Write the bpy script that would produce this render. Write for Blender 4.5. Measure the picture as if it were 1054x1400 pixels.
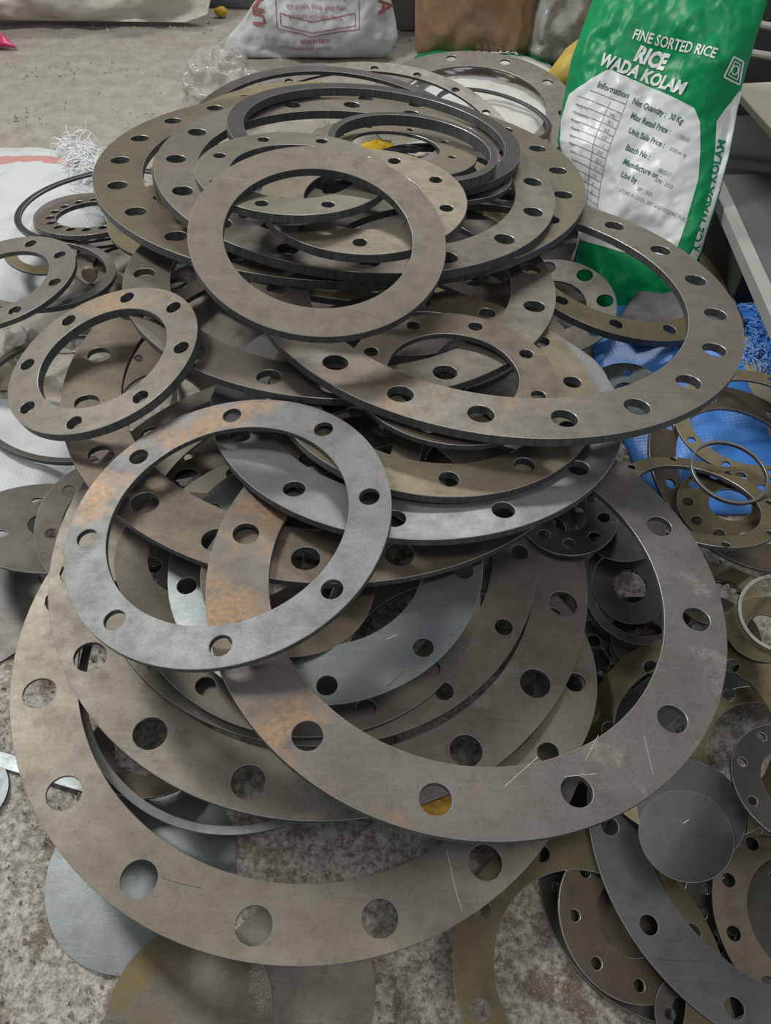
import bpy, bmesh, math, random
import numpy as np
from mathutils import Matrix, Vector

for _o in list(bpy.data.objects): bpy.data.objects.remove(_o)
SC = bpy.context.scene; COL = SC.collection
# ------------------------------------------------------------------ camera
cam = bpy.data.cameras.new('camera'); cam.sensor_fit = 'VERTICAL'; cam.sensor_height = 36.0
cam.lens = 36.0*1052/1400; cam.clip_start = .02
camo = bpy.data.objects.new('camera', cam); COL.objects.link(camo)
camo.location = (0, 0, 1.2); camo.rotation_euler = (math.radians(40), 0, 0); SC.camera = camo
# ------------------------------------------------------------------ world, lamps, exposure
wd = bpy.data.worlds.new('hall'); SC.world = wd; wd.use_nodes = True
wb = wd.node_tree.nodes['Background']; wb.inputs[0].default_value = (.80, .86, .92, 1); wb.inputs[1].default_value = .27
def lamp(name, loc, target, sx, sy, watts, color):
    l = bpy.data.lights.new(name, 'AREA'); l.shape = 'RECTANGLE'; l.size = sx; l.size_y = sy; l.energy = watts; l.color = color
    o = bpy.data.objects.new(name, l); COL.objects.link(o); o.location = loc
    o.rotation_euler = (Vector(target)-Vector(loc)).to_track_quat('-Z', 'Y').to_euler(); return o
lamp('lamp_left', (-2.0, 2.1, 3.2), (-.15, 1.0, .1), .5, 1.0, 88, (1, .995, .95))
lamp('lamp_ceiling_back', (.6, 4.6, 3.4), (.2, 1.6, 0), 1.6, .3, 62, (1, .995, .95))
lamp('lamp_fill_front', (.5, -.3, 3.4), (.1, .7, 0), 1.6, .5, 26, (1, .97, .92))  # fill lamp added to brighten the shaded front of the heap
SC.view_settings.view_transform = 'Standard'; SC.view_settings.look = 'None'
SC.view_settings.gamma = 1; SC.view_settings.use_curve_mapping = False; SC.view_settings.exposure = 0

# ------------------------------------------------------------------ helpers
def vnoise(P, seed=0):
    """value noise of an (n,3) array, -1..1"""
    P = np.asarray(P, float); I = np.floor(P).astype(np.int64); f = P-I; f = f*f*(3-2*f); out = np.zeros(len(P))
    def h(i, j, k):
        n = (i*374761393+j*668265263+k*2147483647+seed*1274126177) & 0xffffffff
        n = ((n ^ (n >> 13))*1274126177) & 0xffffffff; n = n ^ (n >> 16); return (n & 0xffff)/32767.5-1
    for a in (0, 1):
        for b in (0, 1):
            for c in (0, 1):
                w = (f[:, 0] if a else 1-f[:, 0])*(f[:, 1] if b else 1-f[:, 1])*(f[:, 2] if c else 1-f[:, 2])
                out += w*h(I[:, 0]+a, I[:, 1]+b, I[:, 2]+c)
    return out
def fbm(P, seed=0, o=4):
    P = np.asarray(P, float); r = np.zeros(len(P)); a = 1.
    for k in range(o): r += a*vnoise(P*2**k+17.3*k, seed+k); a *= .5
    return r
def tag(o, label=None, cat=None, group=None, kind=None):
    if label: o['label'] = label
    if cat: o['category'] = cat
    if group: o['group'] = group
    if kind: o['kind'] = kind
    return o
def link(name, me, mats, parent=None, mw=None, smooth=None):
    o = bpy.data.objects.new(name, me); COL.objects.link(o)
    for m in (mats if isinstance(mats, (list, tuple)) else [mats]): me.materials.append(m)
    if mw is not None: o.matrix_world = mw
    if parent is not None: o.parent = parent
    if smooth is not None:
        me.polygons.foreach_set('use_smooth', [True]*len(me.polygons))
        if smooth < 180: me.set_sharp_from_angle(angle=math.radians(smooth))
    return o
def mesh(name, v, f, mi=None):
    me = bpy.data.meshes.new(name); me.from_pydata([tuple(p) for p in v], [], f)
    if mi is not None: me.polygons.foreach_set('material_index', mi)
    me.update(); return me
# ------------------------------------------------------------------ materials
class NT:
    def __init__(s, name):
        s.m = bpy.data.materials.new(name); s.m.use_nodes = True; s.t = s.m.node_tree; s.b = s.t.nodes['Principled BSDF']
        s.tc = s.t.nodes.new('ShaderNodeTexCoord')
    def n(s, typ, ins={}, **kw):
        x = s.t.nodes.new('ShaderNode'+typ)
        for k, v in kw.items(): setattr(x, k, v)
        for k, v in ins.items(): s.set(x.inputs[k], v)
        return x
    def set(s, i, v):
        if hasattr(v, 'is_output') or hasattr(v, 'links'): s.t.links.new(v, i)
        else: i.default_value = v
    def noise(s, scale, detail=4, rough=.55, vec=None, dist=0):
        return s.n('TexNoise', {'Vector': vec or s.tc.outputs['Object'], 'Scale': scale, 'Detail': detail, 'Roughness': rough, 'Distortion': dist}).outputs['Fac']
    def ramp(s, f, a, b):
        return s.n('MapRange', {'Value': f, 'From Min': a, 'From Max': b}).outputs[0]
    def mix(s, f, a, b):
        x = s.n('Mix', data_type='RGBA'); s.set(x.inputs['Factor'], f)
        for i, v in ((6, a), (7, b)): s.set(x.inputs[i], (*v, 1) if isinstance(v, tuple) and len(v) == 3 else v)
        return x.outputs[2]
    def math(s, op, a, b=0., c=0.):
        return s.n('Math', {0: a, 1: b, 2: c}, operation=op).outputs[0]
    def bump(s, h, strength=.3, dist=.002):
        s.set(s.b.inputs['Normal'], s.n('Bump', {'Height': h, 'Strength': strength, 'Distance': dist}).outputs[0])
    def bs(s, **kw):
        for k, v in kw.items(): s.set(s.b.inputs[k], (*v, 1) if isinstance(v, tuple) and len(v) == 3 else v)
def plain(name, col, rough=.6, metal=0., var=.25, scale=12, bump=.2, **kw):
    t = NT(name); n = t.noise(scale, 5)
    c = t.mix(n, tuple(max(0, x*(1-var)) for x in col), tuple(min(1, x*(1+var)) for x in col))
    t.bs(**{'Base Color': c, 'Roughness': rough, 'Metallic': metal}, **kw); t.bump(t.noise(scale*6, 3), bump); return t.m
# look: (base a, base b, rust 0..1, rust direction or None, chalk 0..1, chalk dir, roughness)
LOOKS = dict(
 steel=((.30,.30,.29),(.20,.20,.19),0,None,0,None,.40), grey=((.25,.24,.225),(.17,.162,.15),.05,None,0,None,.45),
 darkgrey=((.17,.17,.17),(.12,.12,.12),0,None,0,None,.5), bluegrey=((.24,.27,.275),(.17,.19,.195),0,None,0,None,.38),
 greenish=((.24,.235,.205),(.18,.175,.15),.05,None,0,None,.40), steelplain=((.24,.216,.19),(.17,.152,.133),.2,None,.05,None,.5),
 steelwarm=((.23,.212,.188),(.15,.138,.122),.12,None,.08,None,.45), browngrey=((.21,.185,.155),(.15,.13,.11),.1,None,0,None,.45),
 greybrown=((.27,.255,.225),(.19,.175,.15),.05,None,0,None,.42), greywarm=((.27,.255,.23),(.185,.172,.152),.08,None,.22,(.2,-1),.45),
 brown=((.20,.17,.135),(.14,.12,.095),.15,None,0,None,.45), olive=((.26,.225,.14),(.18,.16,.10),.1,None,0,None,.45),
 olivesteel=((.22,.195,.14),(.15,.135,.10),.08,None,.05,None,.42), greyolive=((.22,.21,.17),(.15,.145,.12),.05,None,0,None,.42),
 olivegrey=((.235,.215,.165),(.165,.15,.12),.08,None,0,None,.45), olivedark=((.15,.13,.075),(.10,.088,.05),.05,None,0,None,.42),
 olivepaint=((.20,.185,.16),(.13,.12,.105),1.,(-1,.15),.3,(1,-.1),.42), dark=((.095,.09,.085),(.065,.061,.058),.1,None,0,None,.45),
 slate=((.085,.088,.094),(.065,.067,.07),0,None,0,None,.45), bluedark=((.135,.138,.15),(.10,.10,.103),.04,None,0,None,.36),
 bluesteel=((.25,.255,.265),(.18,.18,.185),.06,None,.04,None,.38), teal=((.15,.18,.18),(.10,.12,.12),0,None,0,None,.45),
 beige=((.27,.235,.175),(.19,.17,.135),.25,(.3,1),0,None,.48), rusty=((.24,.205,.165),(.155,.135,.115),.42,None,.05,None,.52),
 rustdark=((.15,.125,.095),(.10,.085,.07),.35,None,0,None,.5),
 rustleft=((.245,.235,.23),(.165,.155,.15),.9,(-1,-.25),.28,(.55,-.85),.42), rusttop=((.235,.245,.25),(.165,.167,.165),.85,(-.35,1),0,None,.50),
 rustring=((.22,.205,.185),(.15,.14,.13),.6,(.2,.6),0,None,.48), rustmid=((.235,.222,.205),(.165,.155,.143),.5,(-.8,-.6),.05,None,.45))
MATS = {}
def steel(look, R):
    key = look+('%.2f' % R if LOOKS[look][3] or LOOKS[look][5] else '')
    if key in MATS: return MATS[key]
    a, b, ru, rd, ch, cd, ro = LOOKS[look]
    if a[0] > .19: a, b = tuple(x*.88 for x in a), tuple(x*.88 for x in b)
    else: a, b = tuple(x*.75 for x in a), tuple(x*.75 for x in b)
    if look not in ('bluegrey', 'bluesteel', 'bluedark', 'slate', 'teal', 'rusttop', 'steel'): a, b = (a[0]*1.03, a[1]*.985, a[2]*.91), (b[0]*1.03, b[1]*.97, b[2]*.88)
    t = NT('steel_'+look)
    oi = t.n('ObjectInfo').outputs['Random']
    off = t.n('CombineXYZ', {0: t.math('MULTIPLY', oi, 37.), 1: t.math('MULTIPLY', oi, 91.), 2: 0.}).outputs[0]
    v = t.n('VectorMath', {0: t.tc.outputs['Object'], 1: off}, operation='ADD').outputs[0]
    big = t.noise(7, 3, .5, v); mid = t.noise(34, 6, .65, v); fine = t.noise(260, 4, .7, v); veryfine = t.noise(900, 2, .6, v)
    c = t.mix(t.ramp(t.math('ADD', t.math('MULTIPLY', big, .6), t.math('MULTIPLY', mid, .4)), .36, .64), a, b)
    c = t.mix(t.math('MULTIPLY', t.ramp(mid, .50, .70), .28), c, tuple(x*.62 for x in b))
    c = t.mix(t.math('MULTIPLY', t.ramp(fine, .50, .68), .40), c, tuple(x*.5 for x in b))
    # brushed mill streaks
    sv = t.n('Mapping', {'Vector': v, 'Scale': (9, 160, 9), 'Rotation': (0, 0, .5)}).outputs[0]
    st = t.noise(1.0, 4, .6, sv); c = t.mix(t.math('MULTIPLY', t.ramp(st, .55, .75), .22), c, tuple(min(1, x*1.5) for x in a))
    xyz = t.n('SeparateXYZ', {0: t.tc.outputs['Object']})
    def dirmask(d, thr, soft, nz, scale):
        f = t.noise(scale, 6, .65, v)
        if d is None: g = t.math('MULTIPLY', f, 1.0)
        else:
            L = math.hypot(*d)
            g = t.math('ADD', t.math('MULTIPLY', xyz.outputs[0], d[0]/L/R*.28), t.math('MULTIPLY', xyz.outputs[1], d[1]/L/R*.28))
            g = t.math('ADD', g, t.math('ADD', t.math('MULTIPLY', f, nz), .5-.5*nz-.16))
        return t.ramp(g, thr, thr+soft)
    if ru:
        m = dirmask(rd, .60 if rd is None else .52, .16, 1.5, 9)
        m = t.math('MULTIPLY', m, t.ramp(t.noise(150, 5, .75, v), .36, .56))
        rc = t.mix(t.noise(60, 4), (.31, .165, .075), (.39, .255, .145))
        c = t.mix(t.math('MULTIPLY', m, min(1, ru*1.0)), c, (.15, .11, .03) if look == 'olivepaint' else rc)
        if look != 'olivepaint': o = t.ramp(t.noise(13, 5, .6, t.n('VectorMath', {0: v, 1: (3.1, 8.7, 1.)}, operation='ADD').outputs[0]), .70, .76)
        if look != 'olivepaint': c = t.mix(t.math('MULTIPLY', o, min(1, ru)), c, (.40, .21, .06))
    if ch:
        m = t.math('MULTIPLY', dirmask(cd, .62 if cd is None else .66, .12, 1.7, 11), t.ramp(t.noise(520, 3, .7, v), .46, .56))
        c = t.mix(t.math('MULTIPLY', m, min(1, ch*2)), c, (.52, .49, .43))
    rr = t.math('ADD', t.math('MULTIPLY', mid, .22), ro-.11)
    if ru: rr = t.math('ADD', rr, .06)
    t.bs(**{'Base Color': c, 'Metallic': .55, 'Roughness': rr})
    t.bump(t.math('ADD', fine, t.math('MULTIPLY', veryfine, .5)), .10, .001)
    MATS[key] = t.m; return t.m
def edge_mat():
    t = NT('flame_cut_edge'); sv = t.n('Mapping', {'Vector': t.tc.outputs['Object'], 'Scale': (160, 160, 12)}).outputs[0]
    c = t.mix(t.ramp(t.noise(1, 4, .6, sv), .35, .7), (.07, .077, .083), (.14, .148, .153)); t.bs(**{'Base Color': c, 'Metallic': .4, 'Roughness': .5}); return t.m
def lip_mat(): return plain('bright_burr', (.42, .41, .38), .4, .5, .3, 60)
EDGE = edge_mat(); LIP = lip_mat()
# ------------------------------------------------------------------ floor: rough dirty concrete with real relief
def floor_mat():
    t = NT('dirty_concrete'); P = t.tc.outputs['Object']
    xyz = t.n('SeparateXYZ', {0: P})
    coarse = t.noise(3.2, 6, .6); mid = t.noise(16, 6, .62); fine = t.noise(95, 5, .7); grit = t.noise(420, 3, .65)
    sand = t.mix(t.ramp(mid, .35, .65), (.27, .245, .21), (.37, .34, .295))
    sand = t.mix(t.math('MULTIPLY', t.ramp(grit, .56, .68), .5), sand, (.60, .56, .50))
    sand = t.mix(t.math('MULTIPLY', t.ramp(coarse, .55, .72), .45), sand, (.25, .215, .175))
    cem = t.mix(t.ramp(fine, .38, .62), (.21, .18, .145), (.60, .57, .51))
    cem = t.mix(t.math('MULTIPLY', t.ramp(t.noise(9, 6, .7), .52, .60), .8), cem, (.15, .11, .075))
    cem = t.mix(t.math('MULTIPLY', t.ramp(grit, .58, .66), .8), cem, (.62, .60, .55))
    near = t.ramp(t.math('ADD', xyz.outputs[1], t.math('MULTIPLY', mid, .5)), 1.9, 1.2)
    c = t.mix(near, sand, cem); t.bs(**{'Base Color': c, 'Roughness': .93, 'Specular IOR Level': .25})
    t.bump(t.math('ADD', t.math('MULTIPLY', fine, .7), t.math('MULTIPLY', grit, .5)), .6, .004); return t.m
FLOOR_M = floor_mat()
def axis(a, b, lo, hi, d, far):
    x = list(np.arange(a, b, d)); s = d; q = a
    l = []
    while q > lo: s = min(s*1.12, far); q -= s; l.append(q)
    s = d; q = x[-1]
    while q < hi: s = min(s*1.12, far); q += s; x.append(q)
    return np.array(l[::-1]+x)
gx = axis(-.95, .75, -4.5, 4.5, .006, .12); gy = axis(0.0, 1.75, -1.6, 7.0, .006, .05)
X, Y = np.meshgrid(gx, gy); P = np.c_[X.ravel(), Y.ravel(), np.zeros(X.size)]
near = np.clip((2.4-P[:, 1])/1.2, 0, 1)*.75+.25
Z = -(.0035+.0045*fbm(P*9, 3, 3)*.6+.006*fbm(P*42, 5, 3)*.6*near); Z = np.clip(Z, -.02, -.0006)
P[:, 2] = Z; nx, ny = len(gx), len(gy); I = np.arange(nx*ny).reshape(ny, nx)
Fq = np.stack([I[:-1, :-1], I[:-1, 1:], I[1:, 1:], I[1:, :-1]], -1).reshape(-1, 4)
me = bpy.data.meshes.new('floor'); me.vertices.add(len(P)); me.vertices.foreach_set('co', P.ravel())
me.loops.add(Fq.size); me.loops.foreach_set('vertex_index', Fq.ravel()); me.polygons.add(len(Fq))
me.polygons.foreach_set('loop_start', np.arange(0, Fq.size, 4)); me.update(calc_edges=True)
tag(link('floor', me, FLOOR_M, smooth=180), kind='structure')
RINGS = [  # name, category, label, centre of the top face, face normal, outer radius, bore ratio, bolt circle ratio, bolt holes, phase, hole ratio, thickness, look
 ('steel_disc','disc','blue-grey solid disc on concrete, half under the largest front ring',(-0.3564, 0.3255, 0.003),(0.0001, -0.0002, 1.0),0.137,0.0,0.875,0,0.0,0,0.003,'bluegrey'),
 ('steel_disc','disc','dark grey solid disc lying under the olive painted disc at the bottom edge',(-0.1245, 0.1711, 0.0031),(0.0005, 0.0007, 1.0),0.1108,0.0,0.875,0,0.0,0,0.003,'grey'),
 ('steel_disc','disc','solid disc with scratched olive paint on its left half at the bottom edge',(-0.2574, 0.1433, 0.0062),(0.0001, -0.0002, 1.0),0.1089,0.0,0.875,0,0.0,0,0.003,'olivepaint'),
 ('steel_disc','disc','dull dark grey disc at the left edge beside the largest front ring',(-0.7415, 0.7571, 0.0055),(0.0105, -0.009, 0.9999),0.1167,0.0,0.875,0,0.0,0,0.004,'darkgrey'),
 ('flange_ring','ring','small ring cut by the left edge just below the lower white sack',(-0.6157, 0.9046, 0.0864),(0.191, 0.3618, 0.9125),0.1595,0.3,0.589,4,0.589,0.082,0.004,'grey'),
 ('steel_disc','disc','blue-grey disc cut off by the left edge beside the flat steel bar',(-0.6452, 0.433, 0.0055),(0.0203, -0.0202, 0.9996),0.0573,0.0,0.875,0,0.0,0,0.004,'bluegrey'),
 ('flange_ring','ring','grey ring beside the lower white sack, mostly hidden under the rusty-topped ring',(-0.4717, 0.8527, 0.135),(0.3091, -0.3142, 0.8976),0.1374,0.7,0.801,8,0.299,0.0871,0.006,'grey'),
 ('hoop_ring','ring','thin dark hoop resting across the lower white sack at the left edge',(-0.6824, 1.3029, 0.0623),(0.1395, -0.0006, 0.9902),0.2118,0.95,0.975,0,0.0,0,0.012,'dark'),
 ('flange_ring','ring','dark ring deep in the heap below the rust-speckled ring',(0.0603, 1.6488, 0.0226),(-0.0119, 0.0489, 0.9987),0.3314,0.55,0.781,10,0.129,0.039,0.006,'dark'),
 ('flange_ring','ring','brown-grey ring deep below the right bore of the rusty-topped ring',(-0.1264, 1.097, 0.0653),(0.0568, 0.078, 0.9953),0.2663,0.5,0.761,10,0.213,0.0384,0.006,'browngrey'),
 ('flange_ring','ring','brown ring at the very bottom inside the bore of the rusty-topped ring',(-0.243, 0.8003, 0.1342),(0.142, 0.1171, 0.9829),0.2046,0.5,0.764,10,0.259,0.0418,0.006,'brown'),
 ('flange_ring','ring','dark ring deep under the beige stained ring',(0.1773, 1.0711, 0.0827),(-0.0673, 0.1216, 0.9903),0.2173,0.45,0.722,10,0.069,0.0473,0.006,'dark'),
 ('flange_ring','ring','brown-grey ring deep under the plain top ring',(-0.1539, 1.9844, 0.0436),(0.0228, 0.0866, 0.996),0.424,0.5,0.763,10,0.226,0.033,0.006,'browngrey'),
 ('flange_ring','ring','dark ring on the floor under the small-bore ring with crescent holes',(0.4065, 0.8657, 0.1331),(-0.2311, 0.0106, 0.9729),0.0999,0.4,0.691,10,-0.122,0.0927,0.006,'dark'),
 ('flange_ring','ring','slate ring on the floor inside the large right front ring',(0.429, 0.6711, 0.0348),(-0.2919, -0.0271, 0.9561),0.1029,0.4,0.681,10,-0.097,0.0869,0.006,'slate'),
 ('flange_ring','ring','brown-grey ring on the floor seen inside the tilted eight-hole left ring',(-0.4248, 1.0996, 0.2039),(0.1868, -0.2014, 0.9615),0.1608,0.5,0.762,10,0.237,0.0595,0.006,'browngrey'),
 ('flange_ring','ring','olive ring on the floor just outside the large right front ring, right side',(0.5285, 0.6626, 0.0723),(-0.2993, -0.0374, 0.9534),0.0929,0.4,0.676,10,-0.11,0.0937,0.006,'olivedark'),
 ('flange_ring','ring','dark ring on the floor under the brown narrow ring at lower right',(0.4885, 0.2597, 0.0298),(0.0884, -0.3009, 0.9495),0.0778,0.4,0.67,10,0.066,0.0905,0.006,'dark'),
 ('flange_ring','ring','dark ring deep under the right side of the back heap',(0.226, 1.9693, 0.0725),(-0.0338, -0.0028, 0.9994),0.3012,0.4,0.699,10,0.072,0.047,0.006,'dark'),
 ('flange_ring','ring','small teal-grey plate with one dark hole inside the big rear right ring',(0.5381, 1.3194, 0.0516),(-0.123, -0.1584, 0.9797),0.0816,0.3,0.659,6,0.278,0.1531,0.006,'teal'),
 ('flange_ring','ring','grey ring furthest back, lying on the white rice sack below the brown bundle',(0.2906, 2.7352, 0.0853),(-0.0045, -0.1329, 0.9911),0.3558,0.716,0.876,10,-0.147,0.0553,0.007,'grey'),
 ('hoop_ring','ring','thin dark hoop on the white rice sack beside the standing green bag',(0.3508, 2.5843, 0.1261),(0.1858, 0.033, 0.982),0.1934,0.93,0.965,0,0.0,0,0.008,'dark'),
 ('flange_ring','ring','wide pale grey ring lying flat behind the heap, in front of the white printed sack',(-0.0775, 2.1291, 0.1764),(-0.0139, -0.224, 0.9745),0.4591,0.906,0.934,20,-0.106,0.0289,0.009,'grey'),
 ('hoop_ring','ring','thin hoop at the very back of the heap, nearest the white printed sack',(-0.0968, 2.0211, 0.2379),(0.1491, -0.1509, 0.9772),0.4379,0.94,0.97,0,0.0,0,0.012,'dark'),
 ('flange_ring','ring','dark purple-grey plate with small hole inside the bore of the large right front ring',(0.3549, 0.6412, 0.0454),(0.0044, -0.2932, 0.956),0.0707,0.35,0.47,6,-0.518,0.176,0.006,'dark'),
 ('flange_ring','ring','small dark ring with bright hole inside the large right front ring',(0.4448, 0.6725, 0.0703),(-0.1424, -0.2644, 0.9539),0.0625,0.45,0.3,6,-0.287,0.1386,0.006,'dark'),
 ('hoop_ring','ring','dark upright-looking hoop edge framing the small rings inside the large right front ring',(0.4226, 0.7233, 0.139),(0.0051, -0.3278, 0.9447),0.0931,0.86,0.93,0,0.0,0,0.014,'dark'),
 ('flange_ring','ring','small grey ring with brown stain inside the upper bore of the large right front ring',(0.4099, 0.732, 0.1338),(0.0068, -0.3246, 0.9458),0.0631,0.45,0.414,6,-0.358,0.1351,0.006,'dark'),
 ('flange_ring','ring','dark ring second from the bottom of the stack inside the olive ring at bottom right',(0.3912, 0.2979, 0.0349),(-0.1558, 0.0008, 0.9878),0.171,0.62,0.873,8,0.01,0.0367,0.006,'dark'),
 ('steel_disc','disc','rust-brown disc filling the bore of the dark brown ring at bottom right',(0.3139, 0.2397, 0.0454),(0.0087, -0.2459, 0.9693),0.0649,0.0,0.875,0,0.0,0,0.004,'rustdark'),
 ('flange_ring','ring','dark brown ring with rust-brown bore at bottom right under the blue-grey ring',(0.3254, 0.2446, 0.0647),(0.1742, -0.069, 0.9823),0.0973,0.482,0.786,8,-0.008,0.0847,0.006,'rustdark'),
 ('flange_ring','ring','small dark ring at the very bottom edge below the blue-grey ring',(0.3854, 0.1336, 0.0621),(-0.0702, -0.0099, 0.9975),0.0477,0.6,0.636,6,-0.125,0.1533,0.005,'dark'),
 ('flange_ring','ring','thin olive-brown ring flat on concrete at bottom centre right',(0.2575, 0.1814, 0.0818),(0.0004, -0.0073, 1.0),0.1718,0.698,0.855,8,0.29,0.0702,0.004,'olivedark'),
 ('flange_ring','ring','brown narrow ring at lower right beside the dark slate discs',(0.564, 0.245, 0.0634),(0.0214, -0.1026, 0.9945),0.1244,0.64,0.847,10,0.175,0.0802,0.005,'brown'),
 ('flange_ring','ring','blue-grey ring with scribed lines running off the lower right corner',(0.5544, 0.3468, 0.0953),(0.014, -0.0519, 0.9986),0.2705,0.735,0.896,12,-0.025,0.0471,0.005,'bluedark'),
 ('flange_ring','ring','olive ring with round bore at the right edge, lower of two olive rings',(0.5451, 0.441, 0.1199),(-0.0891, -0.3887, 0.917),0.1025,0.779,0.958,10,0.032,0.0951,0.005,'olivedark'),
 ('flange_ring','ring','broad olive ring passing under the right side of the large right front ring',(0.4274, 0.4589, 0.1744),(-0.4681, -0.0122, 0.8836),0.1476,0.727,0.768,6,-0.243,0.0741,0.006,'olivedark'),
 ('flange_ring','ring','dark grey small-bore ring cut by the right edge below the olive rings',(0.5118, 0.3595, 0.2443),(0.028, -0.0278, 0.9992),0.0763,0.537,0.835,8,0.367,0.0848,0.006,'dark'),
 ('steel_disc','disc','slate disc peeping from behind the front slate disc under the large right front ring',(0.3994, 0.3493, 0.1763),(-0.2888, -0.0087, 0.9574),0.0663,0.0,0.875,0,0.0,0,0.004,'slate'),
 ('steel_disc','disc','front slate-coloured solid disc between the large right ring and the blue-grey ring',(0.3844, 0.3175, 0.1781),(-0.3285, 0.0032, 0.9445),0.0568,0.0,0.875,0,0.0,0,0.004,'slate'),
 ('flange_ring','ring','brown ring on the blue sack at the right edge, its wide bore showing blue cloth',(0.7183, 1.0408, 0.0793),(0.2129, -0.2154, 0.953),0.2101,0.734,0.857,8,0.292,0.0569,0.008,'brown'),
 ('flange_ring','ring','olive ring at the right edge nearest the frayed blue cloth',(0.7227, 1.118, 0.1491),(-0.0631, -0.056, 0.9964),0.1458,0.8,0.905,10,-0.29,0.0627,0.006,'olive'),
 ('flange_ring','ring','small olive ring with oval bore inside the thin olive-rimmed ring',(0.6272, 0.9112, 0.1363),(-0.1323, -0.0359, 0.9906),0.091,0.409,0.794,10,-0.206,0.1231,0.005,'olivedark'),
 ('flange_ring','ring','thin bright-rimmed olive ring with narrow band at the right, above the brown ring',(0.5461, 0.8839, 0.1841),(0.0819, 0.2443, 0.9662),0.1365,0.784,0.954,8,-0.001,0.0581,0.008,'olive'),
 ('hoop_ring','ring','small wire-thin hoop over the beige stripe of the blue sack',(0.62, 0.9466, 0.1873),(0.0568, -0.1111, 0.9922),0.0698,0.95,0.975,0,0.0,0,0.008,'steel'),
 ('flange_ring','ring','small olive ring tucked right beside the outer edge of the large right front ring',(0.5364, 0.6917, 0.1681),(-0.2844, 0.1519, 0.9466),0.0621,0.55,0.357,6,0.382,0.1309,0.006,'olivedark'),
 ('plain_ring','ring','small plain olive ring at the right edge inside a bright thin hoop',(0.5438, 0.5829, 0.2452),(-0.3025, -0.1159, 0.9461),0.0503,0.45,0.725,0,0.0,0,0.005,'olivedark'),
 ('hoop_ring','ring','bright thin hoop at the right edge around a plain olive ring',(0.5597, 0.5926, 0.271),(-0.0986, -0.3258, 0.9403),0.0558,0.93,0.965,0,0.0,0,0.005,'steel'),
 ('flange_ring','ring','shaded brown ring with one lit hole inside the left bore of the largest front ring',(-0.3687, 0.4992, 0.0334),(0.1252, 0.2808, 0.9516),0.0965,0.6,0.545,8,-0.11,0.1574,0.004,'browngrey'),
 ('hoop_ring','ring','very thin bright hoop along the inner left edge of the largest front ring',(-0.2276, 0.5881, 0.117),(0.1582, -0.1968, 0.9676),0.2416,0.955,0.978,0,0.0,0,0.006,'steel'),
 ('flange_ring','ring','largest front ring, grey fading to brown, closest to the camera',(-0.1124, 0.6221, 0.1416),(0.1013, -0.0212, 0.9946),0.444,0.795,0.911,16,-0.125,0.0537,0.005,'greybrown'),
 ('flange_ring','ring','grey-brown ring peeking out right of the wide chalky ring',(0.0913, 0.5655, 0.1536),(-0.0993, 0.0067, 0.995),0.2216,0.72,0.861,10,-0.157,0.0707,0.008,'greybrown'),
 ('flange_ring','ring','wide warm grey ring with chalky stains on the largest front ring',(-0.0943, 0.7478, 0.2186),(0.0823, -0.0433, 0.9957),0.4207,0.799,0.911,16,0.175,0.0556,0.008,'greywarm'),
 ('flange_ring','ring','thin warm grey ring on the wide chalky ring, lower of two concentric ones',(-0.1038, 0.7721, 0.2296),(0.0941, -0.0486, 0.9944),0.3511,0.8,0.926,14,-0.052,0.0414,0.005,'greywarm'),
 ('flange_ring','ring','thin greenish grey ring, upper of two concentric rings in the front stack',(-0.1154, 0.6914, 0.2314),(0.1095, -0.0037, 0.994),0.2651,0.78,0.898,13,-0.216,0.0548,0.005,'greenish'),
 ('flange_ring','ring','grey-brown ring deep inside the bore of the rusty-topped ring, one domed hole showing',(-0.2927, 0.6795, 0.2864),(0.1174, -0.3117, 0.9429),0.104,0.55,0.458,8,0.273,0.1391,0.005,'greybrown'),
 ('flange_ring','ring','smooth blue-grey plate ring with scratches in the centre, right of the rusty-topped ring',(-0.0856, 0.6579, 0.3137),(-0.0129, -0.0323, 0.9994),0.2234,0.632,0.884,9,-0.119,0.0648,0.005,'bluegrey'),
 ('plain_ring','ring','brown plain ring shaded below the right edge of the rusty-topped ring',(-0.1325, 0.6134, 0.3293),(0.1958, -0.0612, 0.9787),0.1189,0.525,0.775,0,0.0,0,0.005,'brown'),
 ('steel_disc','disc','dark plain disc under the upper left bore edge of the large right front ring',(0.3962, 0.7968, 0.2056),(-0.2461, -0.0105, 0.9692),0.0635,0.0,0.875,0,0.0,0,0.004,'dark'),
 ('flange_ring','ring','dark small-bore ring with crescent holes in the gap right of the blue steel ring',(0.3043, 0.8177, 0.2145),(-0.1015, -0.014, 0.9947),0.0794,0.4,0.718,8,-0.123,0.1354,0.006,'dark'),
 ('flange_ring','ring','grey ring leaning by the green folded base of the standing rice bag',(0.4143, 1.6101, 0.0749),(-0.1007, -0.2188, 0.9706),0.1514,0.529,0.823,8,0.002,0.1379,0.006,'grey'),
 ('flange_ring','ring','olive thick ring seen inside the bore of the big rear right ring',(0.5723, 1.7227, 0.1235),(0.1852, -0.0194, 0.9825),0.3014,0.775,0.871,12,-0.167,0.0562,0.018,'olive'),
 ('flange_ring','ring','grey rightmost of three overlapped rings inside the big rear right ring',(0.264, 1.1272, 0.2331),(-0.0473, 0.0199, 0.9987),0.1595,0.7,0.873,12,0.167,0.0725,0.01,'grey'),
 ('flange_ring','ring','pale warm middle one of three overlapped rings inside the big rear right ring',(0.233, 1.1248, 0.2526),(-0.0426, -0.059, 0.9973),0.1518,0.68,0.765,12,-0.183,0.1147,0.01,'steelwarm'),
 ('plain_ring','ring','olive-grey plain ring low in the left back stack behind the bolt end',(-0.6241, 1.8228, 0.095),(0.1063, 0.0335, 0.9938),0.1748,0.7,0.85,0,0.0,0,0.011,'olivegrey'),
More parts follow.
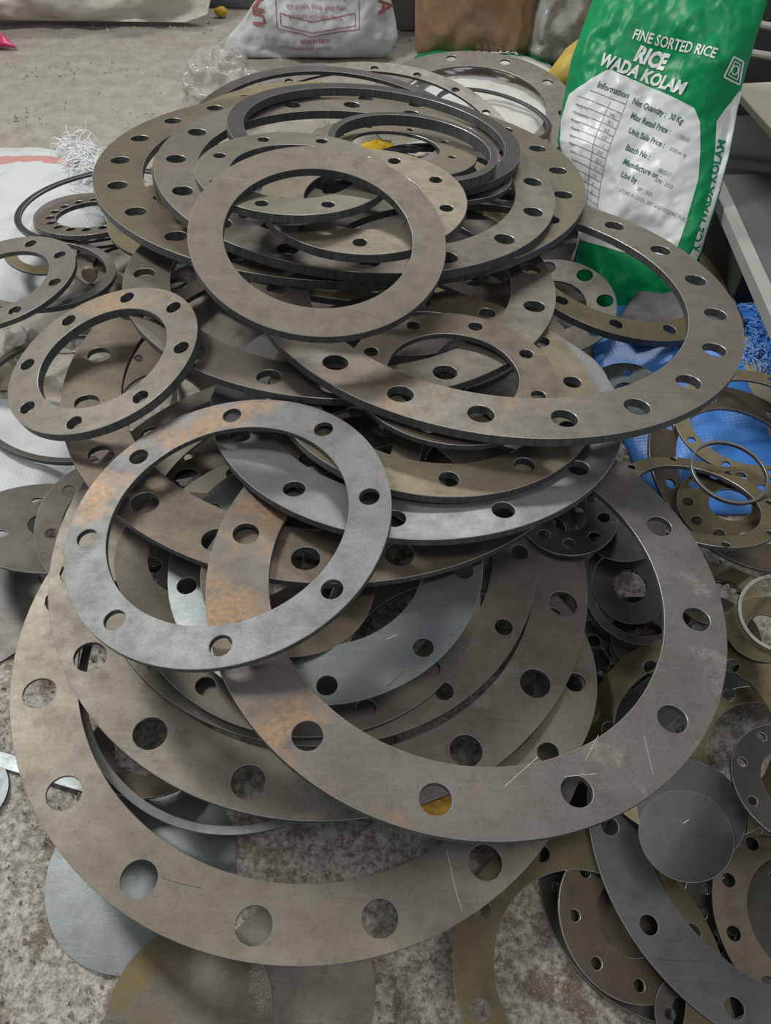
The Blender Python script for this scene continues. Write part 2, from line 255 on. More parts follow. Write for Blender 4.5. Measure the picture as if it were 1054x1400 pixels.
 ('plain_ring','ring','grey plain ring in the left back stack just above the bolt end',(-0.6295, 1.7314, 0.1145),(0.107, 0.0794, 0.9911),0.1495,0.7,0.85,0,0.0,0,0.011,'grey'),
 ('plain_ring','ring','grey plain ring directly beneath the small brown-grey ring at the left back',(-0.7853, 1.9286, 0.1264),(0.1136, 0.0571, 0.9919),0.1476,0.75,0.875,0,0.0,0,0.008,'grey'),
 ('flange_ring','ring','small brown-grey ring with holes at the left back, under frayed white strands',(-0.7561, 1.8781, 0.1679),(-0.0205, 0.1576, 0.9873),0.1464,0.66,0.756,17,0.014,0.089,0.012,'browngrey'),
 ('hoop_ring','ring','dark hoop on the pink-striped white sack at left back',(-0.7736, 1.9896, 0.1399),(-0.0549, 0.0746, 0.9957),0.2276,0.93,0.965,0,0.0,0,0.008,'dark'),
 ('flange_ring','ring','small olive ring seen through the bore of the grey ring at the left edge',(-0.9138, 1.8088, 0.0889),(0.3045, 0.0116, 0.9524),0.0775,0.6,0.529,8,0.222,0.2071,0.006,'olive'),
 ('plain_ring','ring','plain ring whose thick dark edge shows below the grey ring at the left edge',(-0.8056, 1.5846, 0.1872),(0.1061, 0.0934, 0.99),0.1678,0.88,0.9,0,0.0,0,0.013,'grey'),
 ('flange_ring','ring','grey ring with many holes cut by the left edge on the white sack',(-0.8521, 1.4803, 0.2301),(-0.1236, -0.02, 0.9921),0.1709,0.662,0.83,8,-0.226,0.0868,0.012,'grey'),
 ('plain_ring','ring','olive plain ring under the left rim of the wide olive ring on the back heap',(-0.4886, 1.6729, 0.2671),(0.0576, -0.0731, 0.9957),0.1541,0.7,0.85,0,0.0,0,0.011,'olive'),
 ('flange_ring','ring','olive ring lowest of the plates seen through the plain ring on top of the heap',(-0.1035, 1.8815, 0.2638),(0.1272, -0.0858, 0.9882),0.4634,0.78,0.903,12,0.203,0.0418,0.018,'olive'),
 ('flange_ring','ring','very wide rusty ring passing under the tilted left ring and the front stack',(-0.0837, 1.0344, 0.34),(0.0494, 0.0405, 0.998),0.4511,0.794,0.911,20,-0.062,0.0464,0.011,'rusty'),
 ('flange_ring','ring','large right front ring with rusty left side and silver wear at lower right',(0.1094, 0.5983, 0.3548),(0.0709, 0.0095, 0.9974),0.3432,0.769,0.891,12,-0.182,0.0547,0.01,'rustleft'),
 ('flange_ring','ring','small rusty ring half hidden behind the top right of the rusty-topped ring',(-0.0518, 0.8127, 0.3916),(-0.0768, -0.1413, 0.987),0.1067,0.6,0.635,6,0.392,0.1376,0.006,'rusty'),
 ('flange_ring','ring','blue steel ring with olive edge crossing the bore of the rusty-topped ring',(0.0497, 0.9411, 0.3708),(0.0163, 0.1181, 0.9929),0.3262,0.749,0.889,12,-0.134,0.051,0.012,'bluesteel'),
 ('flange_ring','ring','beige stained ring in the middle, stacked on the blue steel ring',(0.0772, 0.9407, 0.4045),(0.06, 0.0488, 0.997),0.2561,0.749,0.869,12,0.046,0.06,0.014,'beige'),
 ('flange_ring','ring','rusty-topped ring with bluish front and eight holes, uppermost of the front stack',(-0.2098, 0.6489, 0.4164),(-0.1202, -0.0437, 0.9918),0.2186,0.749,0.872,8,0.083,0.0664,0.009,'rusttop'),
 ('flange_ring','ring','wide warm grey ring passing beneath the plain ring and the big rear right ring',(-0.0784, 1.247, 0.4024),(0.0446, 0.0885, 0.9951),0.3889,0.797,0.912,16,0.107,0.0513,0.013,'steelwarm'),
 ('flange_ring','ring','rust-speckled ring with smaller bore lying inside the big rear right ring',(0.1038, 0.9201, 0.4347),(0.0598, 0.0305, 0.9977),0.1599,0.64,0.834,8,-0.336,0.0763,0.01,'rusty'),
 ('flange_ring','ring','big rear right ring with rust spot, in front of the green rice bag',(0.1942, 1.1777, 0.4212),(0.0657, 0.0881, 0.9939),0.4243,0.786,0.898,20,0.151,0.0475,0.015,'rustmid'),
 ('flange_ring','ring','eight-hole ring with orange rust tilted at the left, above the lower white sack',(-0.4448, 0.9633, 0.4327),(-0.2256, -0.0821, 0.9707),0.1588,0.688,0.863,8,-0.119,0.0831,0.016,'rustring'),
 ('flange_ring','ring','widest olive-brown ring of the back heap, holes at far left and right',(-0.0896, 1.6313, 0.4132),(0.0451, 0.1009, 0.9939),0.515,0.813,0.911,22,0.056,0.0404,0.016,'olivesteel'),
 ('flange_ring','ring','warm grey ring stacked on the widest olive-brown ring of the back heap',(-0.0523, 1.4994, 0.4666),(0.0936, 0.0598, 0.9938),0.3916,0.801,0.905,16,0.065,0.0504,0.018,'steelwarm'),
 ('flange_ring','ring','dark narrow ring under the thick hoops on the back heap',(0.1071, 1.5145, 0.4601),(0.0684, 0.0942, 0.9932),0.146,0.85,0.869,8,0.391,0.0689,0.01,'dark'),
 ('flange_ring','ring','grey ring beneath the small olive-grey ring inside the thick hoop, back heap',(-0.0106, 1.6258, 0.4633),(0.0016, 0.1115, 0.9938),0.1602,0.75,1.049,8,0.117,0.06,0.006,'grey'),
 ('hoop_ring','ring','larger of the two thick dark hoops on the back heap',(-0.0197, 1.6384, 0.484),(0.102, 0.0955, 0.9902),0.3042,0.895,0.97,0,0.0,0,0.018,'dark'),
 ('flange_ring','ring','small olive-grey ring inside the thick hoop, yellow wrapper showing through its bore',(0.0209, 1.551, 0.4918),(0.0992, 0.1201, 0.9878),0.1634,0.548,0.708,8,-0.291,0.0544,0.007,'olivegrey'),
 ('hoop_ring','ring','smaller of the two thick dark hoops on the back heap',(0.0529, 1.4892, 0.5232),(0.1068, 0.0693, 0.9919),0.164,0.92,0.96,0,0.0,0,0.022,'dark'),
 ('flange_ring','ring','olive-grey ring second below the plain top ring, thick edge facing the camera',(-0.0354, 1.223, 0.5573),(0.032, -0.0046, 0.9995),0.1708,0.587,0.812,9,-0.204,0.0706,0.016,'olivegrey'),
 ('flange_ring','ring','green-grey ring directly beneath the plain top ring on the heap',(-0.1521, 1.2555, 0.587),(0.0624, 0.0594, 0.9963),0.1599,0.663,0.837,8,-0.3,0.0714,0.014,'greyolive'),
 ('plain_ring','ring','plain steel ring without bolt holes on top of the whole heap',(-0.1, 1.065, 0.5811),(0.1007, -0.2305, 0.9679),0.193,0.741,0.87,0,0.0,0,0.015,'steelplain'),
]
MARKS = [
 ('largest front ring, grey fading to brown, closest to the camera', 'chalk_line', [(0.1966, -0.3061), (0.2021, -0.3352), (0.2066, -0.359), (0.2131, -0.3796)], 0.0011),
 ('largest front ring, grey fading to brown, closest to the camera', 'scribe_line', [(-0.1712, -0.3504), (-0.1446, -0.3565), (-0.1211, -0.3602)], 0.0007),
 ('blue-grey ring with scribed lines running off the lower right corner', 'scribe_line', [(-0.1952, -0.1338), (-0.1735, -0.1338)], 0.0013),
 ('blue-grey ring with scribed lines running off the lower right corner', 'scribe_line', [(-0.1772, -0.1171), (-0.1735, -0.1338)], 0.0013),
 ('blue-grey ring with scribed lines running off the lower right corner', 'scribe_line', [(-0.2117, -0.1543), (-0.1816, -0.1566), (-0.1489, -0.1557)], 0.0011),
 ('large right front ring with rusty left side and silver wear at lower right', 'chalk_line', [(0.0909, -0.2722), (0.1275, -0.2678)], 0.0007),
 ('large right front ring with rusty left side and silver wear at lower right', 'chalk_line', [(0.1175, -0.2529), (0.1385, -0.2216)], 0.0006),
 ('large right front ring with rusty left side and silver wear at lower right', 'chalk_line', [(0.0219, -0.2847), (0.0632, -0.2502)], 0.0007),
 ('large right front ring with rusty left side and silver wear at lower right', 'chalk_line', [(0.1928, -0.2199), (0.1931, -0.2677)], 0.0005),
 ('smooth blue-grey plate ring with scratches in the centre, right of the rusty-topped ring', 'scribe_line', [(0.0883, -0.1988), (0.1091, -0.1786)], 0.001),
 ('smooth blue-grey plate ring with scratches in the centre, right of the rusty-topped ring', 'chalk_line', [(0.0865, -0.1318), (0.1011, -0.1253)], 0.001),
 ('front slate-coloured solid disc between the large right ring and the blue-grey ring', 'chalk_line', [(0.0008, 0.0136), (0.0091, 0.0182)], 0.001),
]
# ------------------------------------------------------------------ flange rings: real plates with real bolt holes
def ring_mesh(name, R, k, kb, N, ph, hr, T):
    V, F, M = [], [], []; ri, rb, rh = R*k, R*kb, R*hr; disc = k < .02
    def pol(r, a): return (r*math.cos(a), r*math.sin(a))
    loops = []                                  # (list of xy, inward?) closed boundary loops
    faces = []; P2 = []
    def vid(p): P2.append(p); return len(P2)-1
    if disc:
        n = 96; ids = [vid(pol(R, 2*math.pi*i/n)) for i in range(n)]; faces.append(ids); loops.append(ids)
    elif not N:
        n = 128; A = [vid(pol(R, 2*math.pi*i/n)) for i in range(n)]; B = [vid(pol(ri, 2*math.pi*i/n)) for i in range(n)]
        for i in range(n): j = (i+1) % n; faces.append([A[i], A[j], B[j], B[i]])
        loops += [A, B[::-1]]
    else:
        w = 2*math.pi/N; na = max(8, int(round(132/N))); outer, inner = [], []; first = None; prev = None
        a_out = [[None]*(na+1) for _ in range(N)]; a_in = [[None]*(na+1) for _ in range(N)]
        side_r = [ri+(R-ri)*q for q in (.25, .5, .75)]
        for s in range(N):
            for i in range(na): 
                a = ph+(s-.5)*w+w*i/na; a_out[s][i] = vid(pol(R, a)); a_in[s][i] = vid(pol(ri, a))
        sides = [[vid(pol(r, ph+(s-.5)*w)) for r in side_r] for s in range(N)]
        for s in range(N):
            t = (s+1) % N; a_out[s][na] = a_out[t][0]; a_in[s][na] = a_in[t][0]
            per = a_out[s]+sides[t][::-1]+a_in[s][::-1]+sides[s]     # closed perimeter, clockwise seen from the outside arc
            c = pol(rb, ph+s*w); hol = []
            m = len(per)
            ang = [math.atan2(P2[q][1]-c[1], P2[q][0]-c[0]) for q in per]
            hol = [vid((c[0]+rh*math.cos(a), c[1]+rh*math.sin(a))) for a in ang]
            for i in range(m): j = (i+1) % m; faces.append([per[i], per[j], hol[j], hol[i]])
            loops.append(hol[::-1])
            outer += a_out[s][:-1]; inner += a_in[s][:-1]
        loops += [outer, inner[::-1]]
    n2 = len(P2); b = min(.0007, T*.12)
    def area(ids): return sum(P2[ids[i]][0]*P2[ids[(i+1) % len(ids)]][1]-P2[ids[(i+1) % len(ids)]][0]*P2[ids[i]][1] for i in range(len(ids)))
    V = [(x, y, 0) for x, y in P2]+[(x, y, -T) for x, y in P2]
    for f in faces:
        if area(f) < 0: f = f[::-1]
        F.append(f); M.append(0); F.append([q+n2 for q in f][::-1]); M.append(0)
    for lp in loops:                            # walls with a small bright burr along the top edge
        xs = [P2[q] for q in lp]; n = len(lp); cx = sum(p[0] for p in xs)/n; cy = sum(p[1] for p in xs)/n
        out = lp is loops[-1] and disc or (len(xs) and abs(math.hypot(*xs[0])-R) < 1e-6 and abs(cx)+abs(cy) < R*.05)
        sg = 1 if out else -1; base = len(V)
        for (x, y) in xs:
            d = math.hypot(x-cx, y-cy) or 1; V.append((x+sg*b*(x-cx)/d, y+sg*b*(y-cy)/d, -b))
        base2 = len(V)
        for (x, y) in xs:
            d = math.hypot(x-cx, y-cy) or 1; V.append((x+sg*b*(x-cx)/d, y+sg*b*(y-cy)/d, -T+b))
        ccw = area(lp) > 0
        for i in range(n):
            j = (i+1) % n
            for q, mi in (([lp[i], base+i, base+j, lp[j]], 2), ([base+i, base2+i, base2+j, base+j], 1), ([base2+i, lp[i]+n2, lp[j]+n2, base2+j], 1)):
                if not ccw: q = q[::-1]
                if sg < 0: q = q[::-1]
                F.append(q); M.append(mi)
    return mesh(name, V, F, M)
def frame_of(c, n):
    n = Vector(n).normalized(); e1 = Vector((0, 1, 0)).cross(n).normalized(); e2 = n.cross(e1)
    m = Matrix((e1, e2, n)).transposed().to_4x4(); m.translation = Vector(c); return m
RING = {}
for (nm, cat, lab, c, n, R, k, kb, N, ph, hr, T, look) in RINGS:
    o = link(nm, ring_mesh(nm, R, k, kb, N, ph, hr, T), [steel(look, R), EDGE, LIP], None, frame_of(c, n), 35)
    tag(o, lab, cat, 'loose steel discs' if cat == 'disc' else 'steel rings in the heap')
# chalk and scribe marks lie on the plates themselves
def mark(ring_label, nm, pts, w, mat):
    r = next(o for o in COL.objects if o.get('label') == ring_label); V, F = [], []
    for (a, b) in zip(pts[:-1], pts[1:]):
        d = Vector((b[0]-a[0], b[1]-a[1], 0)); s = Vector((-d.y, d.x, 0)).normalized()*w/2; k = len(V)
        V += [Vector((*a, .0003))+s, Vector((*a, .0003))-s, Vector((*b, .0003))-s, Vector((*b, .0003))+s]; F.append([k, k+1, k+2, k+3])
    o = link(nm, mesh(nm, V, F), mat); o.parent = r; return o
M_CHALK = plain('chalk', (.50, .47, .42), .9, 0, .3, 200); M_SCRIBE = plain('dark_scribe', (.05, .05, .052), .6, 0, .2, 80)
for lab_, nm_, pts_, w_ in MARKS: mark(lab_, nm_, pts_, w_, {'chalk_line': M_CHALK, 'scribe_line': M_SCRIBE}[nm_])
# ------------------------------------------------------------------ sacks: shaped by a plane frame, left/right outline and bulge
class Sack:
    def __init__(s, O, r, u, prof, tf, tb, seed=0, amp=.012, freq=14., pw=3., ridge=0.):
        s.O = np.array(O, float); s.r = np.array(r, float)/np.linalg.norm(r); u = np.array(u, float); u -= s.r*(u@s.r); s.u = u/np.linalg.norm(u)
        s.n = np.cross(s.r, s.u); s.p = np.array(prof, float); s.tf, s.tb, s.seed, s.amp, s.freq, s.pw, s.ridge = tf, tb, seed, amp, freq, pw, ridge
    def lr(s, t): return np.interp(t, s.p[:, 0], s.p[:, 1]), np.interp(t, s.p[:, 0], s.p[:, 2])
    def front(s, S, T, off=0.):
        S = np.asarray(S, float); T = np.asarray(T, float); l, r = s.lr(T); t0, t1 = s.p[0, 0], s.p[-1, 0]
        a = np.clip(np.abs(2*(S-l)/np.maximum(r-l, 1e-6)-1), 0, 1); b = np.clip(np.abs(2*(T-t0)/(t1-t0)-1), 0, 1)
        w = (1-a**s.pw)**.5*(1-b**s.pw)**.5
        P = np.c_[S*s.freq, T*s.freq*.8, np.full(S.size, s.seed*3.7)]
        k = s.amp*(fbm(P, s.seed, 4)*.6-s.ridge*np.abs(vnoise(np.c_[S*s.freq*.7+T*s.freq*.5, T*s.freq*.35-S*s.freq*.2, np.full(S.size, 9.)], s.seed+9)))
        h = s.tf*w+k*np.minimum(1, w*2.2)
        return s.O+np.outer(S, s.r)+np.outer(T, s.u)+np.outer(h+off, s.n)
    def body(s, nm, mats, nu=60, nv=80, face_mat=None, parent=None, edge=.0):
        U, V = np.meshgrid(.5-.5*np.cos(np.linspace(0, np.pi, nu)), .5-.5*np.cos(np.linspace(0, np.pi, nv)))
        T = s.p[0, 0]+(s.p[-1, 0]-s.p[0, 0])*V.ravel(); l, r = s.lr(T)
        wob = edge*fbm(np.c_[T*25, U.ravel().round()*7, np.zeros(T.size)], s.seed+4, 3); S = l+(r-l)*U.ravel()+wob*np.abs(2*U.ravel()-1)**6
        S = np.clip(S, l, r) if not edge else S
        A = s.front(S, T); a = np.abs(2*U.ravel()-1); b = np.abs(2*V.ravel()-1)
        B = s.O+np.outer(S, s.r)+np.outer(T, s.u)-np.outer(s.tb*(1-a**s.pw)**.5*(1-b**s.pw)**.5, s.n)
        I = np.arange(nu*nv).reshape(nv, nu); q = np.stack([I[:-1, :-1], I[:-1, 1:], I[1:, 1:], I[1:, :-1]], -1).reshape(-1, 4)
        F = q.tolist()+(q[:, ::-1]+nu*nv).tolist(); VV = np.vstack([A, B])
        cS, cT = S[q].mean(1), T[q].mean(1)
        mi = ([face_mat(x, y) for x, y in zip(cS, cT)]*2) if face_mat else None
        me = mesh(nm, VV, F, mi); bm = bmesh.new(); bm.from_mesh(me); bmesh.ops.remove_doubles(bm, verts=bm.verts, dist=1e-5); bm.to_mesh(me); bm.free()
        return link(nm, me, mats, parent, smooth=180)
    def patch(s, nm, rows, mat, parent, off=.0012, nc=60):
        """printed area: rows of (t, left, right) on the front face"""
        T, S = [], []; nr = 110
        R = np.array(rows, float); tt = np.linspace(R[0, 0], R[-1, 0], nr)
        for t in tt:
            a, b = np.interp(t, R[:, 0], R[:, 1]), np.interp(t, R[:, 0], R[:, 2]); T += [t]*nc; S += list(np.linspace(a, b, nc))
        I = np.arange(nr*nc).reshape(nr, nc); q = np.stack([I[:-1, :-1], I[:-1, 1:], I[1:, 1:], I[1:, :-1]], -1).reshape(-1, 4)
        return link(nm, mesh(nm, s.front(S, T, off), q.tolist()), mat, parent, smooth=180)
    def text(s, nm, body, S, T, size, mat, parent, ang=0., off=.003, sx=1., bold=0., shear=0.):
        c = bpy.data.curves.new(nm, 'FONT'); c.body = body; c.size = size; c.align_x = 'LEFT'; c.offset = bold; c.resolution_u = 2; c.shear = shear
        o = bpy.data.objects.new(nm, c); COL.objects.link(o); dg = bpy.context.evaluated_depsgraph_get()
        me = bpy.data.meshes.new_from_object(o.evaluated_get(dg)); bpy.data.objects.remove(o); bpy.data.curves.remove(c)
        v = np.array([p.co for p in me.vertices]); ca, sa = math.cos(ang), math.sin(ang)
        x, y = v[:, 0]*sx, v[:, 1]; me.vertices.foreach_set('co', s.front(S+x*ca-y*sa, T+x*sa+y*ca, off).ravel()); me.update(); me.materials.clear(); me.name = nm
        return link(nm, me, mat, parent)
    def line(s, pts, w, out):
        for (a, b) in zip(pts[:-1], pts[1:]):
            n = max(2, int(math.hypot(b[0]-a[0], b[1]-a[1])/.012)); d = np.array([b[0]-a[0], b[1]-a[1]]); L = np.hypot(*d) or 1; px, py = -d[1]/L*w/2, d[0]/L*w/2
            q = np.linspace(0, 1, n+1); S = a[0]+d[0]*q; T = a[1]+d[1]*q
            A = s.front(S+px, T+py, .0024); B = s.front(S-px, T-py, .0024); k = len(out[0]); out[0].extend(list(A)+list(B))
            out[1].extend([[k+i, k+i+1, k+n+1+i+1, k+n+1+i] for i in range(n)])
    def lines(s, nm, segs, w, mat, parent):
        out = ([], []); [s.line(p, w, out) for p in segs]; return link(nm, mesh(nm, *out), mat, parent)
def empty(name, loc):
    o = bpy.data.objects.new(name, None); COL.objects.link(o); o.location = loc; o.empty_display_size = .05; return o
def under(o, loc):
    """children are built in world space: keep them there when parented to an empty"""
    o.matrix_parent_inverse = Matrix.Translation(loc).inverted(); return o
def woven(name, a, b, rough=.55, sc=260, coat=0.):
    t = NT(name); w = t.n('TexWave', {'Vector': t.tc.outputs['Object'], 'Scale': sc/6, 'Distortion': .3}, bands_direction='X').outputs['Fac']
    w2 = t.n('TexWave', {'Vector': t.tc.outputs['Object'], 'Scale': sc/6, 'Distortion': .3}, bands_direction='Y').outputs['Fac']
    dirt = t.ramp(t.noise(9, 6, .65), .5, .75)
    c = t.mix(t.math('MULTIPLY', dirt, .55), a, b); t.bs(**{'Base Color': c, 'Roughness': rough, 'Coat Weight': coat, 'Coat Roughness': .2})
    t.bump(t.math('MULTIPLY', w, w2), .25, .0012); return t.m
M_WHITE = woven('white_woven_plastic', (.55, .575, .585), (.36, .35, .32))
M_DIRTYW = woven('soiled_white_woven', (.60, .59, .56), (.34, .31, .27))
M_GREEN = plain('green_print', (.0, .27, .09), .4, 0, .12, 5, .12, **{'Specular IOR Level': .35})
M_PANEL = plain('white_print_panel', (.78, .80, .80), .38, 0, .05, 6, .1)
M_INK = plain('green_black_ink', (.05, .16, .11), .5, 0, .05); M_WINK = plain('white_ink', (.80, .82, .80), .4, 0, .03); M_RED = plain('faded_red_ink', (.36, .12, .12), .6, 0, .1)
M_GREY_INK = plain('grey_ink', (.22, .26, .26), .5, 0, .05)
# --- the standing rice bag
a_, l_ = math.radians(30), math.radians(60); r0 = np.array([math.cos(a_), -math.sin(a_), 0]); f0 = np.array([math.sin(a_), math.cos(a_), 0])
u0 = f0*math.cos(l_)+np.array([0, 0, 1])*math.sin(l_)
BO = np.array((.637, 1.77, .05)); O_ = Vector(BO)
bag = Sack(BO, r0, u0, [(-.13, .02, .08), (-.11, -.06, .11), (-.07, -.12, .14), (-.02, -.15, .15), (.04, -.155, .155), (.09, -.155, .152), (.142, -.185, .146), (.209, -.243, .142), (.268, -.295, .135), (.356, -.311, .122), (.45, -.322, .097), (.56, -.318, .086), (.64, -.31, .08), (.70, -.27, .04), (.72, -.2, -.03)], .085, .05, 3, .026, 11., 3.2, .9)
t = empty('rice_bag', O_); tag(t, 'tall green and white printed rice bag standing behind the heap at right', 'bag')
under(bag.body('body', [M_GREEN], 150, 200, None, t), O_)
def bp(o): return under(o, O_)
bp(bag.patch('white_panel', [(.055, -.145, .098), (.06, -.15, .098), (.12, -.168, .097), (.166, -.205, .093), (.258, -.276, .082), (.315, -.298, .064), (.374, -.292, .040), (.399, -.255, .017), (.418, -.235, -.07), (.437, -.212, -.19), (.442, -.2, -.2)], M_PANEL, t))
bp(bag.patch('side_strip', [(.05, .128, .147), (.104, .132, .149), (.175, .126, .142), (.261, .112, .134), (.33, .092, .124), (.385, .073, .113), (.42, .082, .105), (.46, .094, .099)], M_PANEL, t))
ux = -.10
def tx(nm, body, S, T, size, mat, ang=ux, sx=.82, bold=0., **k): o = bag.text(nm, body, S, T, size, mat, t, ang, .0024, sx, bold, **k); return bp(o)
tx('print_line', 'FINE SORTED RICE', -.178, .511, .030, M_WINK, -.05, .80, .0006)
tx('print_title', 'RICE', -.158, .469, .046, M_WINK, -.08, .78, .0022, shear=.1)
tx('print_title', 'WADA KOLAM', -.236, .446, .037, M_WINK, -.125, .86, .0016, shear=.1)
tx('print_side', 'RICE WADA KOLAM', (.146), .10, .022, plain('green_ink', (.0, .26, .09), .4, 0, .05), math.pi/2+.155, 1.28, .0008)
py = [(.381, 'Net Quantity :  30 Kg', .019), (.350, 'Max Retail Price : ', .019), (.318, 'Unit Sale Price : ', .019), (.281, 'Batch No :', .019), (.249, 'Manufacture on :', .019), (.220, 'Use by :', .019)]
for i, (yy, s_, z_) in enumerate(py): tx('print_info', s_, -.128+i*.007, yy, z_, M_INK, -.15, .78, .0003)
tx('print_info', 'STORE IN COOL, DRY AND HYGENIC PLACE', -.082, .186, .0125, M_GREY_INK, -.15, .72)
tx('print_info', '802517', -.010, .250, .013, M_GREY_INK, -.15, .8); tx('print_info', 'APR   2025', -.012, .228, .013, M_GREY_INK, -.15, .8); tx('print_info', 'SEP / 2025', -.045, .200, .012, M_GREY_INK, -.15, .8)
tx('print_info', '1 500.00', .0, .332, .013, M_GREY_INK, -.15, .7); tx('print_info', '50.00 per kg', -.005, .302, .012, M_GREY_INK, -.15, .7)
tx('print_table', 'Information', -.222, .398, .020, M_INK, -.12, .85, .0003)
segs = [[(-.235, .388), (-.14, .376)], [(-.14, .400), (-.142, .30), (-.135, .2), (-.115, .07)]]
for k in range(17):
    y = .36-.0175*k; xl = float(np.interp(y, [.12, .166, .258, .315, .374], [-.165, -.2, -.255, -.272, -.27])); xr = float(np.interp(y, [.07, .2, .3], [-.115, -.135, -.142])); segs.append([(xl+.006, y+.012), ((xl+xr)/2, y+.004), (xr, y-.006)])
segs.append([(-.178, .374), (-.182, .3), (-.165, .18), (-.15, .08)])
bp(bag.lines('table_rule', segs, .0013, M_GREY_INK, t))
for k in range(15):
    y = .347-.0175*k; x = float(np.interp(y, [.08, .2, .34], [-.150, -.166, -.178]))
    tx('print_table', ['346', '78.2', '6.8', '0.5', '1.2', '0.0', '0.11', '0', '10', '0', '0', '1', '1', '0', '2'][k], x+.008, y-.004, .0115, M_GREY_INK, -.15, .85)
    xl = float(np.interp(y, [.12, .166, .258, .315, .374], [-.165, -.2, -.255, -.272, -.27]))
    if x-xl > .03: tx('print_table', ['Energy kcal', 'Carbohydrate', 'Protein', 'Total fat', 'Fibre', 'Sugars', 'Sodium', 'Iron', 'Zinc', 'Salt', 'Trans', 'Added', 'Ash', 'Mg', 'K'][k], xl+.010, y+.003, .0095, M_GREY_INK, -.15, .85)
lg = [[(.055, .473), (.090, .471), (.081, .514), (.060, .515), (.055, .473)], [(.062, .480), (.083, .478), (.077, .507), (.065, .508), (.062, .480)]]
bp(bag.lines('square_mark', [lg[0]], .0036, M_WINK, t)); bp(bag.lines('square_mark', [lg[1]], .0022, M_WINK, t))
bp(bag.lines('round_mark', [[(.0715+.0065*math.cos(q*.5236), .493+.0085*math.sin(q*.5236)) for q in range(13)]], .0028, M_WINK, t))
# --- white sack with green end, flat under the furthest ring
sw = Sack((.34, 2.50, .0), (1, -.05, 0), (.02, 1, 0), [(0, -.2, .2), (.06, -.27, .27), (.3, -.31, .31), (.6, -.31, .30), (.82, -.28, .27), (.90, -.24, .22)], .085, .0, 11, .018, 10., 3., .4)
tw = empty('rice_sack', (.34, 2.5, 0)); tag(tw, 'soiled white rice sack with green end lying flat beneath the furthest ring', 'bag')
under(sw.body('body', [M_DIRTYW, M_GREEN], 60, 90, lambda s, t_: 1 if t_ > .74 else 0, tw), (.34, 2.5, 0))
under(sw.text('print_title', 'WADA', -.04, .78, .07, M_WINK, tw, -.3, .004, .8, .003), (.34, 2.5, 0))
# --- printed white sack at the back
bs = Sack((-.28, 3.40, .0), (1, 0, 0), (0, .18, 1), [(-.0, -.30, .27), (.02, -.37, .30), (.07, -.35, .33), (.13, -.28, .32), (.2, -.22, .30), (.35, -.19, .26), (.5, -.15, .22), (.55, -.05, .1)], .13, .13, 5, .05, 10., 2.6, 1.0)
tb = empty('printed_sack', (-.28, 3.4, 0)); tag(tb, 'white woven sack with faded red print standing at the back wall side of the floor', 'bag')
under(bs.body('body', [M_WHITE], 80, 80, None, tb), (-.28, 3.4, 0))
def bt(*a, **k): return under(bs.text(*a, **k), (-.28, 3.4, 0))
bt('print_title', 'UNO', -.185, .115, .075, M_RED, tb, math.pi/2, .006, .9, .002); bt('print_title', 'A', .255, .20, .075, M_RED, tb, -math.pi/2, .006, .9, .002)
for k, s_ in enumerate(['To be used only for packing', 'dry goods. Keep away from', 'moisture and open flame']): bt('print_line', s_, -.10+.004*k, .215-.032*k, .023, M_RED, tb, -.04, .006, .9)
bt('print_line', 'MADE IN INDIA', -.05, .062, .020, M_RED, tb, 0, .006, .8, .0004); bt('print_line', 'A. M. M. WOVEN SACKS PVT LTD', -.14, .036, .017, M_RED, tb, 0, .006, .8)
under(bs.lines('print_frame', [[(-.135, .26), (-.135, .115), (0, .085), (.18, .115), (.18, .26)], [(-.12, .165), (-.12, .125), (0, .098), (.165, .125), (.165, .165), (0, .135), (-.12, .165)]], .003, M_RED, tb), (-.28, 3.4, 0))
# --- other sacks and bundles
def soft(nm, lab, cat, O, r, u, prof, tf, tb_, mats, seed, amp=.03, freq=10., pw=2.6, ridge=.6, face=None, nu=54, nv=54, edge=0., group=None):
    s = Sack(O, r, u, prof, tf, tb_, seed, amp, freq, pw, ridge); o = s.body(nm, mats, nu, nv, face, None, edge); tag(o, lab, cat, group); return s, o
M_TAPE = plain('brown_tape_plastic', (.27, .155, .085), .25, 0, .3, 14, .3, **{'Coat Weight': .5})
soft('brown_bundle', 'brown tape-wrapped shiny bundle standing at the back, right of the grey sheet', 'bundle', (.36, 3.36, 0), (1, -.05, 0), (.0, .15, 1), [(0, -.22, .18), (.04, -.245, .23), (.3, -.25, .22), (.5, -.2, .2), (.55, -.1, .1)], .15, .12, [M_TAPE], 21, .05, 9.)
M_WRAP = plain('grey_stretch_wrap', (.36, .37, .35), .25, 0, .5, 20, 1.0, **{'Coat Weight': .8, 'Coat Roughness': .15})
soft('wrapped_bale', 'dark grey bale in crinkled clear wrap behind the yellow sack', 'bundle', (.72, 3.32, 0), (1, -.1, 0), (.0, .2, 1), [(0, -.14, .2), (.05, -.18, .26), (.35, -.16, .28), (.52, -.08, .22), (.56, -.02, .1)], .17, .12, [M_WRAP], 23, .06, 14.)
M_YEL = plain('yellow_woven', (.55, .40, .08), .5, 0, .25, 14, .4)
soft('yellow_sack', 'crumpled yellow sack squeezed between the wrapped bale and the green bag', 'bag', (.70, 3.00, 0), (1, -.2, 0), (.1, .35, 1), [(0, -.1, .14), (.05, -.13, .16), (.16, -.06, .15), (.24, .04, .12), (.36, .07, .13), (.4, .08, .1)], .09, .08, [M_YEL], 25, .03, 16.)
